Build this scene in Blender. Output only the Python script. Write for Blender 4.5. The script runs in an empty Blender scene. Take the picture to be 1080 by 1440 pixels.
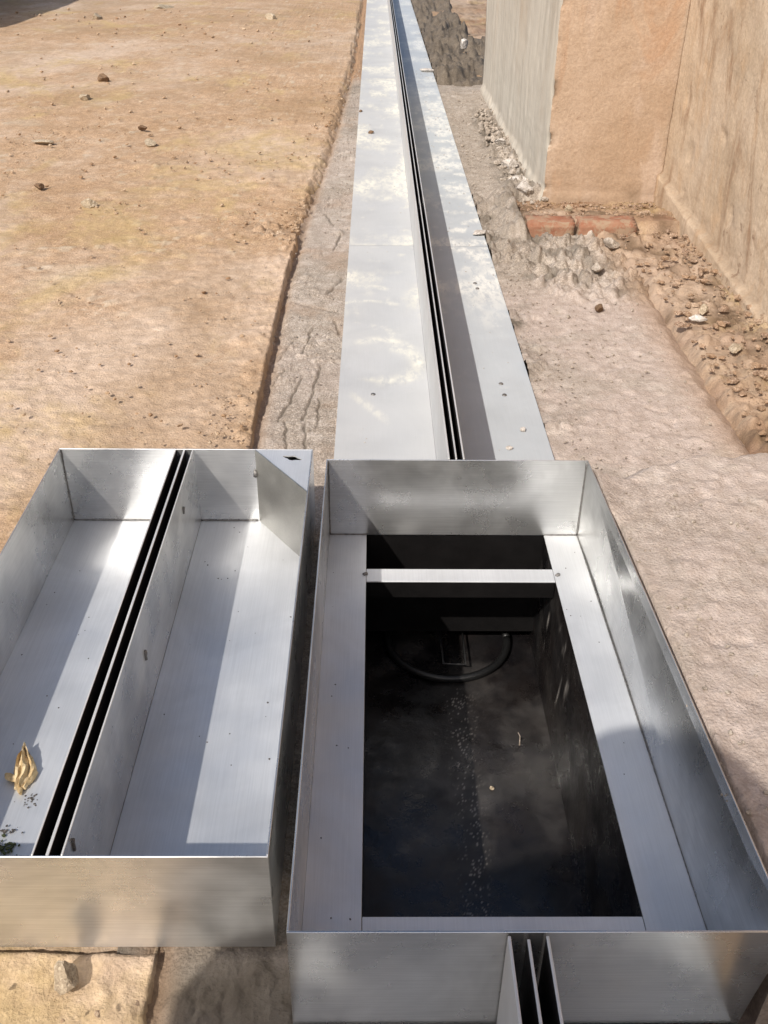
import bpy, bmesh, math, random
import numpy as np
from mathutils import Vector, Matrix
random.seed(7); RNG = np.random.default_rng(11)
C = bpy.context.scene.collection
sc = bpy.context.scene

# ------------------------------------------------------------------ camera
PITCH, YAW, ROLL, CAMH, FPX = 0.5704, 0.0138, 0.0112, 1.3059, 1369.7
cam_d = bpy.data.cameras.new('camera'); cam = bpy.data.objects.new('camera', cam_d); C.objects.link(cam)
cam_d.sensor_fit = 'VERTICAL'; cam_d.sensor_height = 36.0; cam_d.lens = FPX / 1440 * 36.0
cam_d.clip_start = 0.02; cam_d.clip_end = 2000
_f = Vector((math.sin(YAW)*math.cos(PITCH), math.cos(YAW)*math.cos(PITCH), -math.sin(PITCH)))
_r = Vector((math.cos(YAW), -math.sin(YAW), 0)); _u = _r.cross(_f)
_c, _s = math.cos(ROLL), math.sin(ROLL)
_r2 = _c*_r + _s*_u; _u2 = -_s*_r + _c*_u
cam.matrix_world = Matrix(((_r2.x, _u2.x, -_f.x, 0), (_r2.y, _u2.y, -_f.y, 0), (_r2.z, _u2.z, -_f.z, CAMH), (0, 0, 0, 1)))
sc.camera = cam

# ------------------------------------------------------------------ light
SUN_FROM = Vector((-0.60, -0.90, 1.0)).normalized()
world = bpy.data.worlds.new('World'); sc.world = world; world.use_nodes = True
nt = world.node_tree; bg = nt.nodes['Background']
sky = nt.nodes.new('ShaderNodeTexSky'); sky.sky_type = 'NISHITA'; sky.sun_disc = False
sky.sun_elevation = math.asin(SUN_FROM.z); sky.sun_rotation = math.atan2(SUN_FROM.x, SUN_FROM.y)
sky.dust_density = 3.0; sky.air_density = 1.0
nt.links.new(sky.outputs[0], bg.inputs[0]); bg.inputs[1].default_value = 0.13
sun_d = bpy.data.lights.new('sun', 'SUN'); sun_d.energy = 4.6; sun_d.angle = math.radians(0.55); sun_d.color = (1.0, 0.95, 0.88)
sun = bpy.data.objects.new('sun', sun_d); C.objects.link(sun)
sun.rotation_euler = SUN_FROM.to_track_quat('Z', 'Y').to_euler(); sun.location = (-6, -9, 10)
sc.view_settings.view_transform = 'Standard'; sc.view_settings.look = 'None'
sc.view_settings.exposure = 0.14; sc.view_settings.gamma = 1.0

# ------------------------------------------------------------------ noise (numpy)
def _hash(ix, iy, seed):
    h = (ix.astype(np.int64)*374761393 + iy.astype(np.int64)*668265263 + seed*2147483647) & 0xffffffff
    h = ((h ^ (h >> 13)) * 1274126177) & 0xffffffff
    return (h ^ (h >> 16)) & 0xffffffff
def gn(x, y, seed=0):
    """gradient noise about -1..1"""
    ix = np.floor(x); iy = np.floor(y); fx = x-ix; fy = y-iy
    ux = fx*fx*fx*(fx*(fx*6-15)+10); uy = fy*fy*fy*(fy*(fy*6-15)+10)
    def g(dx, dy):
        a = _hash(ix+dx, iy+dy, seed)/4294967296.0*2*np.pi
        return np.cos(a)*(fx-dx) + np.sin(a)*(fy-dy)
    return ((g(0, 0)*(1-ux)+g(1, 0)*ux)*(1-uy) + (g(0, 1)*(1-ux)+g(1, 1)*ux)*uy)*1.5
def fbm(x, y, size, oct=4, seed=0, gain=.5):
    r = 0; a = 1.0; s = 1.0/size; t = 0
    for i in range(oct):
        r = r + a*gn(x*s+i*17.3, y*s-i*9.1, seed+i*31); t += a; a *= gain; s *= 2.03
    return r/t
def billow(x, y, size, oct=3, seed=0, gain=.5):
    r = 0; a = 1.0; s = 1.0/size; t = 0
    for i in range(oct):
        r = r + a*np.abs(gn(x*s+i*7.7, y*s+i*3.1, seed+i*13)); t += a; a *= gain; s *= 2.1
    return r/t
def cells(x, y, size, seed=0):
    """distance to nearest jittered cell point, and that cell's random number"""
    x = x/size; y = y/size; ix = np.floor(x); iy = np.floor(y)
    best = np.full(x.shape, 9.0); rid = np.zeros(x.shape)
    for dx in (-1, 0, 1):
        for dy in (-1, 0, 1):
            h = _hash(ix+dx, iy+dy, seed); h2 = _hash(ix+dx, iy+dy, seed+77)
            px = ix+dx+.1+.8*h/4294967296.0; py = iy+dy+.1+.8*h2/4294967296.0
            d = np.hypot(x-px, y-py); m = d < best
            best = np.where(m, d, best); rid = np.where(m, (h ^ (h2 << 1) & 0xffffffff) % 1000/1000.0, rid)
    return best, rid
def ss(a, b, x):
    t = np.clip((x-a)/(b-a), 0, 1); return t*t*(3-2*t)
def clods(x, y, size, dens, seed):
    """sparse rounded lumps, 0..1"""
    wx = x+fbm(x, y, size*.8, 2, seed+5)*size*.35; wy = y+fbm(x, y, size*.8, 2, seed+6)*size*.35
    d, r = cells(wx, wy, size, seed)
    k = np.where(r < dens, .25+.75*((r*7919) % 1.0), 0.0)
    return np.sqrt(np.clip(1-(d/(.15+.35*k))**2, 0, 1))*k

# ------------------------------------------------------------------ objects
def tag(o, label=None, cat=None, group=None, kind=None):
    if label: o['label'] = label
    if cat: o['category'] = cat
    if group: o['group'] = group
    if kind: o['kind'] = kind
    return o
def empty(name, loc, label, cat, group=None, rz=0):
    o = bpy.data.objects.new(name, None); C.objects.link(o); o.location = loc; o.rotation_euler = (0, 0, rz)
    o.empty_display_size = .1
    return tag(o, label, cat, group)
def link_mesh(name, me, mat, parent=None, smooth=False):
    if mat: me.materials.append(mat)
    if smooth:
        me.polygons.foreach_set('use_smooth', np.ones(len(me.polygons), bool))
    o = bpy.data.objects.new(name, me); C.objects.link(o)
    if parent: o.parent = parent
    return o
def from_bm(name, bm, mat, parent=None, smooth=False):
    me = bpy.data.meshes.new(name); bm.normal_update(); bm.to_mesh(me); bm.free()
    return link_mesh(name, me, mat, parent, smooth)
def grid_mesh(name, P, mat, parent=None, attrs=None, keep=None, smooth=True):
    """P: (ny, nx, 3) array of points"""
    ny, nx = P.shape[:2]
    idx = np.arange(ny*nx).reshape(ny, nx)
    q = np.stack([idx[:-1, :-1], idx[:-1, 1:], idx[1:, 1:], idx[1:, :-1]], -1).reshape(-1, 4)
    if keep is not None: q = q[keep.reshape(-1)]
    me = bpy.data.meshes.new(name)
    me.vertices.add(ny*nx); me.vertices.foreach_set('co', P.reshape(-1).astype(np.float32))
    me.loops.add(q.size); me.loops.foreach_set('vertex_index', q.reshape(-1).astype(np.int32))
    me.polygons.add(len(q)); me.polygons.foreach_set('loop_start', (np.arange(len(q))*4).astype(np.int32))
    me.update(calc_edges=True)
    for k, v in (attrs or {}).items():
        a = me.attributes.new(k, 'FLOAT', 'POINT'); a.data.foreach_set('value', v.reshape(-1).astype(np.float32))
    return link_mesh(name, me, mat, parent, smooth)
def box(bm, x0, x1, y0, y1, z0, z1):
    vs = [bm.verts.new(p) for p in ((x0, y0, z0), (x1, y0, z0), (x1, y1, z0), (x0, y1, z0), (x0, y0, z1), (x1, y0, z1), (x1, y1, z1), (x0, y1, z1))]
    for f in ((3, 2, 1, 0), (4, 5, 6, 7), (0, 1, 5, 4), (1, 2, 6, 5), (2, 3, 7, 6), (3, 0, 4, 7)):
        bm.faces.new([vs[i] for i in f])
    return vs
def prism(bm, pts, z0, z1):
    b = [bm.verts.new((x, y, z0)) for x, y in pts]; t = [bm.verts.new((x, y, z1)) for x, y in pts]
    n = len(pts)
    bm.faces.new(list(reversed(b))); bm.faces.new(t)
    for i in range(n): bm.faces.new((b[i], b[(i+1) % n], t[(i+1) % n], t[i]))
def boxes(name, mat, parent, *bs, bevel=0.0006):
    bm = bmesh.new()
    for b in bs: box(bm, *b)
    if bevel: bmesh.ops.bevel(bm, geom=list(bm.edges), offset=bevel, segments=1, affect='EDGES')
    return from_bm(name, bm, mat, parent)
def tube(bm, pts, r, seg=8, wob=0):
    rings = []
    for i, p in enumerate(pts):
        p = Vector(p); a = Vector(pts[max(i-1, 0)]); b = Vector(pts[min(i+1, len(pts)-1)])
        d = (b-a).normalized(); n = d.orthogonal().normalized(); m = d.cross(n)
        if i and (rings[-1][0].co - p).normalized().dot(n) < -.5: pass
        rr = r*(1+random.uniform(-wob, wob))
        ref = Vector((0, 0, 1)) if abs(d.z) < .9 else Vector((1, 0, 0))
        n = d.cross(ref).normalized(); m = d.cross(n)
        rings.append([bm.verts.new(p+rr*(math.cos(k/seg*2*math.pi)*n+math.sin(k/seg*2*math.pi)*m)) for k in range(seg)])
    for a, b in zip(rings, rings[1:]):
        for k in range(seg): bm.faces.new((a[k], a[(k+1) % seg], b[(k+1) % seg], b[k]))
    bm.faces.new(list(reversed(rings[0]))); bm.faces.new(rings[-1])

# ------------------------------------------------------------------ materials
def new_mat(name):
    m = bpy.data.materials.new(name); m.use_nodes = True
    n = m.node_tree.nodes; l = m.node_tree.links
    return m, n, l, n['Principled BSDF']
class NB:
    """tiny node-building helper"""
    def __init__(s, n, l):
        s.n, s.l = n, l
        s.pos = n.new('ShaderNodeNewGeometry').outputs['Position']
    def mapped(s, scale=(1, 1, 1), loc=(0, 0, 0)):
        m = s.n.new('ShaderNodeMapping'); m.inputs['Scale'].default_value = scale; m.inputs['Location'].default_value = loc
        s.l.new(s.pos, m.inputs[0]); return m.outputs[0]
    def noise(s, scale, detail=4, rough=.55, vec=None, dist=0):
        t = s.n.new('ShaderNodeTexNoise'); t.inputs['Scale'].default_value = scale; t.inputs['Detail'].default_value = detail
        t.inputs['Roughness'].default_value = rough; t.inputs['Distortion'].default_value = dist
        s.l.new(vec if vec is not None else s.pos, t.inputs['Vector']); return t.outputs['Fac']
    def voro(s, scale, vec=None):
        t = s.n.new('ShaderNodeTexVoronoi'); t.inputs['Scale'].default_value = scale
        s.l.new(vec if vec is not None else s.pos, t.inputs['Vector']); return t
    def ramp(s, fac, *stops):
        r = s.n.new('ShaderNodeMapRange'); r.interpolation_type = 'SMOOTHSTEP'
        r.inputs[1].default_value, r.inputs[2].default_value, r.inputs[3].default_value, r.inputs[4].default_value = stops
        s.l.new(fac, r.inputs[0]); return r.outputs[0]
    def mix(s, fac, a, b, mode='MIX'):
        m = s.n.new('ShaderNodeMix'); m.data_type = 'RGBA'; m.blend_type = mode
        for sock, v in ((m.inputs[0], fac), (m.inputs[6], a), (m.inputs[7], b)):
            if isinstance(v, (int, float)): sock.default_value = v
            elif isinstance(v, tuple): sock.default_value = (*v, 1)
            else: s.l.new(v, sock)
        return m.outputs[2]
    def math(s, op, a, b=None):
        m = s.n.new('ShaderNodeMath'); m.operation = op
        for sock, v in ((m.inputs[0], a), (m.inputs[1], b)):
            if v is None: continue
            if isinstance(v, (int, float)): sock.default_value = v
            else: s.l.new(v, sock)
        return m.outputs[0]
    def attr(s, name):
        a = s.n.new('ShaderNodeAttribute'); a.attribute_name = name; return a.outputs['Fac']
    def bump(s, h, strength, dist, prev=None):
        b = s.n.new('ShaderNodeBump'); b.inputs['Strength'].default_value = strength; b.inputs['Distance'].default_value = dist
        s.l.new(h, b.inputs['Height'])
        if prev is not None: s.l.new(prev, b.inputs['Normal'])
        return b.outputs[0]

def earth_mat(name, c0, c1, c2, grain=1.0, extra=None, rough=.95, bumpk=1.0, lump=1.0):
    m, n, l, p = new_mat(name); k = NB(n, l)
    col = k.mix(k.ramp(k.noise(1.1, 5, .6), .3, .7, 0, 1), c0, c1)
    col = k.mix(k.ramp(k.noise(6.5, 6, .65, k.mapped((1, 1, 1), (4, 2, 9))), .45, .72, 0, .85), col, c2)
    fine = k.noise(120, 6, .78)
    col = k.mix(1.0, col, k.mix(k.ramp(fine, .3, .72, 0, 1), (.62, .59, .56), (1.22, 1.22, 1.24)), 'MULTIPLY')
    v = k.voro(150)
    v2 = k.voro(330); v3 = k.voro(62, k.mapped((1, 1, 1), (3, 1, 4)))
    lo = tuple(c*.42 for c in c0); hi = tuple(min(c*1.5, .8) for c in c2)
    def chan(vv, i):
        sp_ = k.n.new('ShaderNodeSeparateColor'); k.l.new(vv.outputs['Color'], sp_.inputs[0]); return sp_.outputs[i]
    near = k.ramp(v.outputs['Distance'], .25, .45, 1, 0)
    col = k.mix(k.math('MULTIPLY', k.ramp(chan(v, 0), .72, .95, 0, .75*grain), near), col, hi)
    col = k.mix(k.math('MULTIPLY', k.ramp(chan(v, 1), .80, .97, 0, .8*grain), near), col, lo)
    col = k.mix(k.ramp(chan(v2, 0), .55, .98, 0, .5*grain), col, hi)
    col = k.mix(k.ramp(chan(v2, 1), .62, .98, 0, .55*grain), col, lo)
    n3 = k.ramp(v3.outputs['Distance'], .15, .38, 1, 0)
    col = k.mix(k.math('MULTIPLY', k.ramp(chan(v3, 0), .90, .97, 0, .6*grain), n3), col, hi)
    col = k.mix(k.math('MULTIPLY', k.ramp(chan(v3, 1), .93, .98, 0, .6*grain), n3), col, lo)
    if extra: col = extra(k, col)
    col = k.mix(1.0, col, k.mix(k.ramp(k.noise(21, 5, .7), .35, .68, 0, 1), (.84, .82, .80), (1.07, 1.07, 1.08)), 'MULTIPLY')
    l.new(col, p.inputs['Base Color']); p.inputs['Roughness'].default_value = rough
    p.inputs['Specular IOR Level'].default_value = .25
    b = k.bump(k.noise(30, 5, .6), .45*bumpk*lump, .014)
    b = k.bump(k.noise(170, 5, .75), .75*bumpk, .004, b)
    b = k.bump(v.outputs['Distance'], .35*bumpk, .003, b)
    l.new(b, p.inputs['Normal'])
    return m
def soil_extra(k, col):
    col = k.mix(k.attr('red'), col, (.25, .125, .07))
    col = k.mix(k.attr('pale'), col, (.50, .40, .29))
    col = k.mix(k.ramp(k.noise(.55, 6, .65, k.mapped((1, .7, 1), (1, 5, 2)), .6), .46, .64, 0, .8), col, (.54, .42, .32))
    col = k.mix(k.ramp(k.noise(1.7, 6, .7, k.mapped((1, .6, 1), (8, 5, 2)), .4), .50, .68, 0, .75), col, (.46, .335, .16))
    col = k.mix(k.ramp(k.noise(.9, 5, .6, k.mapped((1, .8, 1), (3, 9, 4)), .5), .50, .66, 0, .5), col, (.32, .215, .125))
    col = k.mix(k.attr('dark'), col, (.13, .085, .05))
    return col
M_SOIL = earth_mat('soil', (.41, .265, .148), (.49, .335, .21), (.53, .39, .27), .62, soil_extra)
def cement_extra(k, col):
    col = k.mix(k.math('MULTIPLY', k.attr('pink'), .7), col, (.49, .405, .36))
    col = k.mix(k.ramp(k.noise(2.6, 6, .65, k.mapped((1, 1, 1), (5, 3, 1)), .5), .48, .66, 0, .55), col, (.36, .315, .265))
    col = k.mix(k.ramp(k.noise(9, 6, .7, k.mapped((1, 1, 1), (2, 3, 1))), .52, .68, 0, .5), col, (.56, .49, .43))
    col = k.mix(k.attr('wet'), col, (.17, .145, .115))  # wet mortar and scored lines, plus shade painted in at the near end
    col = k.mix(k.attr('pale'), col, (.56, .50, .43))
    col = k.mix(k.attr('brown'), col, (.33, .20, .11))
    return col
M_CEM = earth_mat('cement', (.34, .29, .235), (.41, .355, .295), (.46, .40, .34), 1.0, cement_extra, .95, 1.25, .35)
M_WET = earth_mat('wet_mortar', (.125, .105, .082), (.175, .145, .11), (.20, .165, .125), .6, None, .8, 1.3)
M_STONE = earth_mat('pale_stone', (.36, .29, .20), (.44, .36, .26), (.50, .43, .32), .6)
M_STONE2 = earth_mat('grey_stone', (.34, .29, .24), (.40, .35, .29), (.46, .41, .35), .6)
M_DKSTONE = earth_mat('dark_clod', (.16, .10, .06), (.22, .14, .085), (.26, .18, .11), .6)
def island(k, col):
    g = k.n.new('ShaderNodeNewGeometry'); rr = g.outputs['Random Per Island']
    return k.mix(k.ramp(rr, 0, 1, 0, 1), k.mix(k.ramp(rr, .0, .5, 0, 1), (.30, .19, .11), (.40, .27, .165)), col)
M_GRAVEL = earth_mat('gravel', (.36, .25, .16), (.46, .34, .23), (.54, .45, .34), 1.0, island)
M_WHITE = earth_mat('white_mortar', (.48, .44, .39), (.56, .52, .47), (.62, .59, .54), .5)

M_RUBBLE = earth_mat('rubble', (.20, .125, .08), (.30, .20, .135), (.42, .33, .25), 1.0, lambda k, col: k.mix(.5, col, island(k, col)))
def plaster_mat(name, c0, c1, c2, stain):
    m, n, l, p = new_mat(name); k = NB(n, l)
    col = k.mix(k.ramp(k.noise(2.2, 5, .6), .32, .68, 0, 1), c0, c1)
    col = k.mix(k.ramp(k.noise(5, 5, .6, k.mapped((1, 1, .45), (3, 1, 0)), 1.0), .5, .75, 0, .8), col, c2)
    col = k.mix(k.ramp(k.noise(1.6, 5, .65, k.mapped((1.8, 1.8, .8), (7, 7, 1)), 1.4), .48, .7, 0, .9), col, stain)
    col = k.mix(1.0, col, k.mix(k.ramp(k.noise(70, 5, .7), .3, .7, 0, 1), (.88, .86, .85), (1.09, 1.09, 1.1)), 'MULTIPLY')
    cr = k.ramp(k.math('ABSOLUTE', k.math('SUBTRACT', k.noise(1.7, 6, .6, None, .6), .5)), 0, .007, 1, 0)
    cr = k.math('MULTIPLY', cr, k.ramp(k.noise(1.3, 2, .5, k.mapped((1, 1, 1), (9, 9, 9))), .52, .6, 0, .7))
    col = k.mix(cr, col, (.12, .075, .045))
    chip_ = k.math('MULTIPLY', k.ramp(k.noise(16, 5, .7), .60, .66, 0, 1), k.ramp(k.noise(1.9, 3, .6), .5, .62, 0, .75))
    col = k.mix(chip_, col, (.22, .14, .09))
    col = k.mix(k.attr('dark'), col, (.12, .08, .05))
    col = k.mix(k.attr('pale'), col, (.5, .42, .33))
    l.new(col, p.inputs['Base Color']); p.inputs['Roughness'].default_value = .93; p.inputs['Specular IOR Level'].default_value = .2
    b = k.bump(k.noise(30, 6, .7), .45, .012); b = k.bump(k.noise(150, 4, .6), .4, .003, b)
    l.new(b, p.inputs['Normal']); return m
M_PIL = plaster_mat('brown_render', (.34, .24, .16), (.41, .305, .22), (.43, .33, .255), (.36, .22, .13))
M_WALL = plaster_mat('tan_render', (.45, .345, .24), (.52, .41, .30), (.46, .31, .185), (.27, .165, .095))

def grey_side(k, col):
    return col
def side_mat():
    m, n, l, p = new_mat('grey_cast_concrete'); k = NB(n, l)
    col = k.mix(k.ramp(k.noise(3, 5, .6, k.mapped((5, 5, .35))), .3, .7, 0, 1), (.38, .34, .28), (.49, .445, .375))
    col = k.mix(k.ramp(k.noise(1.4, 4, .6), .5, .75, 0, .6), col, (.36, .28, .20))
    col = k.mix(k.attr('pale'), col, (.5, .45, .37)); col = k.mix(k.attr('dark'), col, (.10, .07, .05))
    l.new(col, p.inputs['Base Color']); p.inputs['Roughness'].default_value = .9
    l.new(k.bump(k.noise(60, 5, .6, k.mapped((1, 1, .3))), .3, .006), p.inputs['Normal']); return m
M_SIDE = side_mat()

def steel_mat(name, base=(.60, .61, .62), metal=.9, rough=.36, dust=0.0, brush=(1, .02, 1), var=.12, dustcol=(.60, .60, .58), attr=False, dustscale=3.0, film=None, specks=.45):
    m, n, l, p = new_mat(name); k = NB(n, l)
    br = k.noise(420, 3, .6, k.mapped(brush))
    bl = k.noise(4.2, 4, .6, None, .6)
    col = k.mix(k.ramp(bl, .3, .7, 0, 1), tuple(c*(1-var) for c in base), tuple(min(c*(1+var), 1) for c in base))
    col = k.mix(1.0, col, k.mix(k.ramp(br, .3, .7, 0, 1), (.93, .93, .93), (1.05, 1.05, 1.05)), 'MULTIPLY')
    # scuffs, smudges and small specks of dried cement
    sm = k.ramp(k.noise(7, 3, .45, None, .4), .42, .8, 0, .2)
    sp = k.ramp(k.noise(160, 2, .5), .745, .79, 0, specks)
    sp = k.math('MULTIPLY', sp, k.ramp(k.noise(3.5, 3, .5), .42, .6, 0, 1))
    d = k.math('MAXIMUM', k.math('MULTIPLY', sm, .8), sp)
    d = k.math('MAXIMUM', d, k.ramp(k.noise(dustscale, 5, .6), .2, .8, dust*.75, min(dust*1.25, 1)))
    cd = k.mix(d, col, dustcol)
    if attr:
        fa = k.math('MULTIPLY', k.attr('dust'), k.ramp(k.noise(38, 7, .75, k.mapped((1, .4, 1)), .4), .38, .56, .12, 1)); d = k.math('MAXIMUM', d, fa); cd = k.mix(fa, cd, film)
    l.new(cd, p.inputs['Base Color'])
    l.new(k.math('MULTIPLY', k.math('SUBTRACT', 1.0, d), metal), p.inputs['Metallic'])
    r = k.math('ADD', k.ramp(k.noise(7, 5, .65), .25, .75, rough-.07, rough+.09), k.math('MULTIPLY', d, .3))
    l.new(r, p.inputs['Roughness'])
    b = k.bump(br, .06, .002); b = k.bump(k.noise(3.0, 2, .4), .2, .02, b)
    l.new(b, p.inputs['Normal']); return m
M_STEEL = steel_mat('brushed_steel', dust=.03, rough=.28, specks=.06, base=(.61, .61, .60), var=.2)
M_STEELX = steel_mat('brushed_steel_across', dust=.03, rough=.28, specks=.06, base=(.61, .61, .60), var=.2, brush=(.02, 1, 1))
M_PLATE = steel_mat('dusty_steel_plate', base=(.5, .505, .51), dust=.74, rough=.55, metal=.7, attr=True, dustcol=(.42, .42, .415), film=(.60, .58, .51))
M_PLATE3 = steel_mat('dull_steel_plate', base=(.5, .52, .53), dust=.74, rough=.5, metal=.7, attr=True, dustcol=(.41, .44, .465), film=(.62, .62, .59))
M_POCKET = steel_mat('pocket_steel', dust=.02, rough=.33, specks=.1, base=(.47, .46, .43), var=.15)  # darker copy of the steel: dim reflection of the pocket put into the colour
M_PAN = steel_mat('tray_floor_steel', dust=.34, rough=.34, dustcol=(.58, .60, .63))
M_FLANGE = steel_mat('flange_steel', dust=.40, rough=.34, dustcol=(.64, .65, .66))
M_FIN = steel_mat('slot_edge_steel', base=(.66, .64, .62), dust=.45, rough=.4)
def plain(name, col, rough=.5, metal=0, bump=0, bs=60, var=.25):
    m, n, l, p = new_mat(name); k = NB(n, l)
    f = k.ramp(k.noise(bs*.4, 4, .6), .3, .7, 0, 1)
    l.new(k.mix(f, tuple(c*(1-var) for c in col), tuple(c*(1+var) for c in col)), p.inputs['Base Color'])
    p.inputs['Roughness'].default_value = rough; p.inputs['Metallic'].default_value = metal
    if bump: l.new(k.bump(k.noise(bs, 5, .6), bump, .004), p.inputs['Normal'])
    return m
M_WELD = plain('weld_bead', (.20, .19, .18), .5, .7, .5, 300)
M_SLOT = plain('painted_slot_shade', (.035, .03, .028), .5, .5, .3, 60)  # shade of the slot gap put into the colour of its inner faces
M_PLATE2 = steel_mat('dusty_slot_wall', dust=.5, dustcol=(.5, .49, .47), rough=.4)
M_INSIDE = plain('dark_channel_inside', (.005, .0045, .0045), .8, 0, .2, 50); M_INSIDE.node_tree.nodes['Principled BSDF'].inputs['Specular IOR Level'].default_value = .1  # near black stands in for shade inside the steel channel and tray slot
def pit_mat():
    m, n, l, p = new_mat('black_pit_coating'); k = NB(n, l)
    col = k.mix(k.ramp(k.noise(5, 5, .6), .35, .7, 0, 1), (.004, .0035, .004), (.014, .011, .010))
    col = k.mix(k.attr('dust'), col, (.26, .24, .22))
    l.new(col, p.inputs['Base Color'])
    l.new(k.ramp(k.noise(7, 5, .65), .35, .65, .16, .5), p.inputs['Roughness']); p.inputs['Specular IOR Level'].default_value = .5
    l.new(k.bump(k.noise(40, 5, .6), .25, .006), p.inputs['Normal']); return m
M_PIT = pit_mat()
def brick_mat():
    m, n, l, p = new_mat('red_brick'); k = NB(n, l)
    col = k.mix(k.ramp(k.noise(14, 5, .6), .3, .7, 0, 1), (.23, .09, .05), (.29, .16, .10))
    col = k.mix(k.ramp(k.noise(22, 5, .7, None, .5), .44, .6, 0, .85), col, (.29, .21, .14))
    l.new(col, p.inputs['Base Color']); p.inputs['Roughness'].default_value = .95
    l.new(k.bump(k.noise(80, 5, .7), .6, .006), p.inputs['Normal']); return m
M_BRICK = brick_mat()

# ------------------------------------------------------------------ main dimensions (metres; 0 = top of the drain plates)
XL, XR, Y0, Y1, R = -0.106, 0.494, 0.741, 1.938, 0.2055
OX0, OX1, OY0 = -0.0145, 0.411, 0.907
EX = np.array([-3, .74, 2.38, 2.88, 3.67, 4.66, 6.4, 9.3, 15, 60]); EV = np.array([-.30, -.311, -.338, -.342, -.347, -.318, -.249, -.184, -.16, -.14])
def soil_edge(x, y):
    e = np.interp(y, EX, EV)
    amp = np.interp(y, [0, 3.4, 4.4, 8], [.45, .45, 2.0, 3.0])
    return e + amp*(.012*fbm(y, y*0+3.3, .45, 3, 5) + .012*fbm(x, y, .05, 4, 9, .7))
def ysteps(y0, y1, k=1.15):
    ys = [y0]
    while ys[-1] < y1:
        y = ys[-1]; ys.append(y + max(.0065, k*(max(y, 0)**2+1.7)/1274.))
    return np.array(ys)

def raise_right(X, Y):
    """the cement right of the drain drops in a short bank behind the box; nearer it meets the rim of the drain box"""
    n = .05*fbm(X, Y, .3, 3, 108)
    n = n+.03*fbm(X, Y, .06, 3, 197)
    w = ss(.52, .80, X)*.10+.04*fbm(X, X*0+2.2, .10, 3, 201)
    t = np.clip((Y-1.90+.5*n-w)/.25, 0, 1)
    return .19*(1-t)
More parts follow.
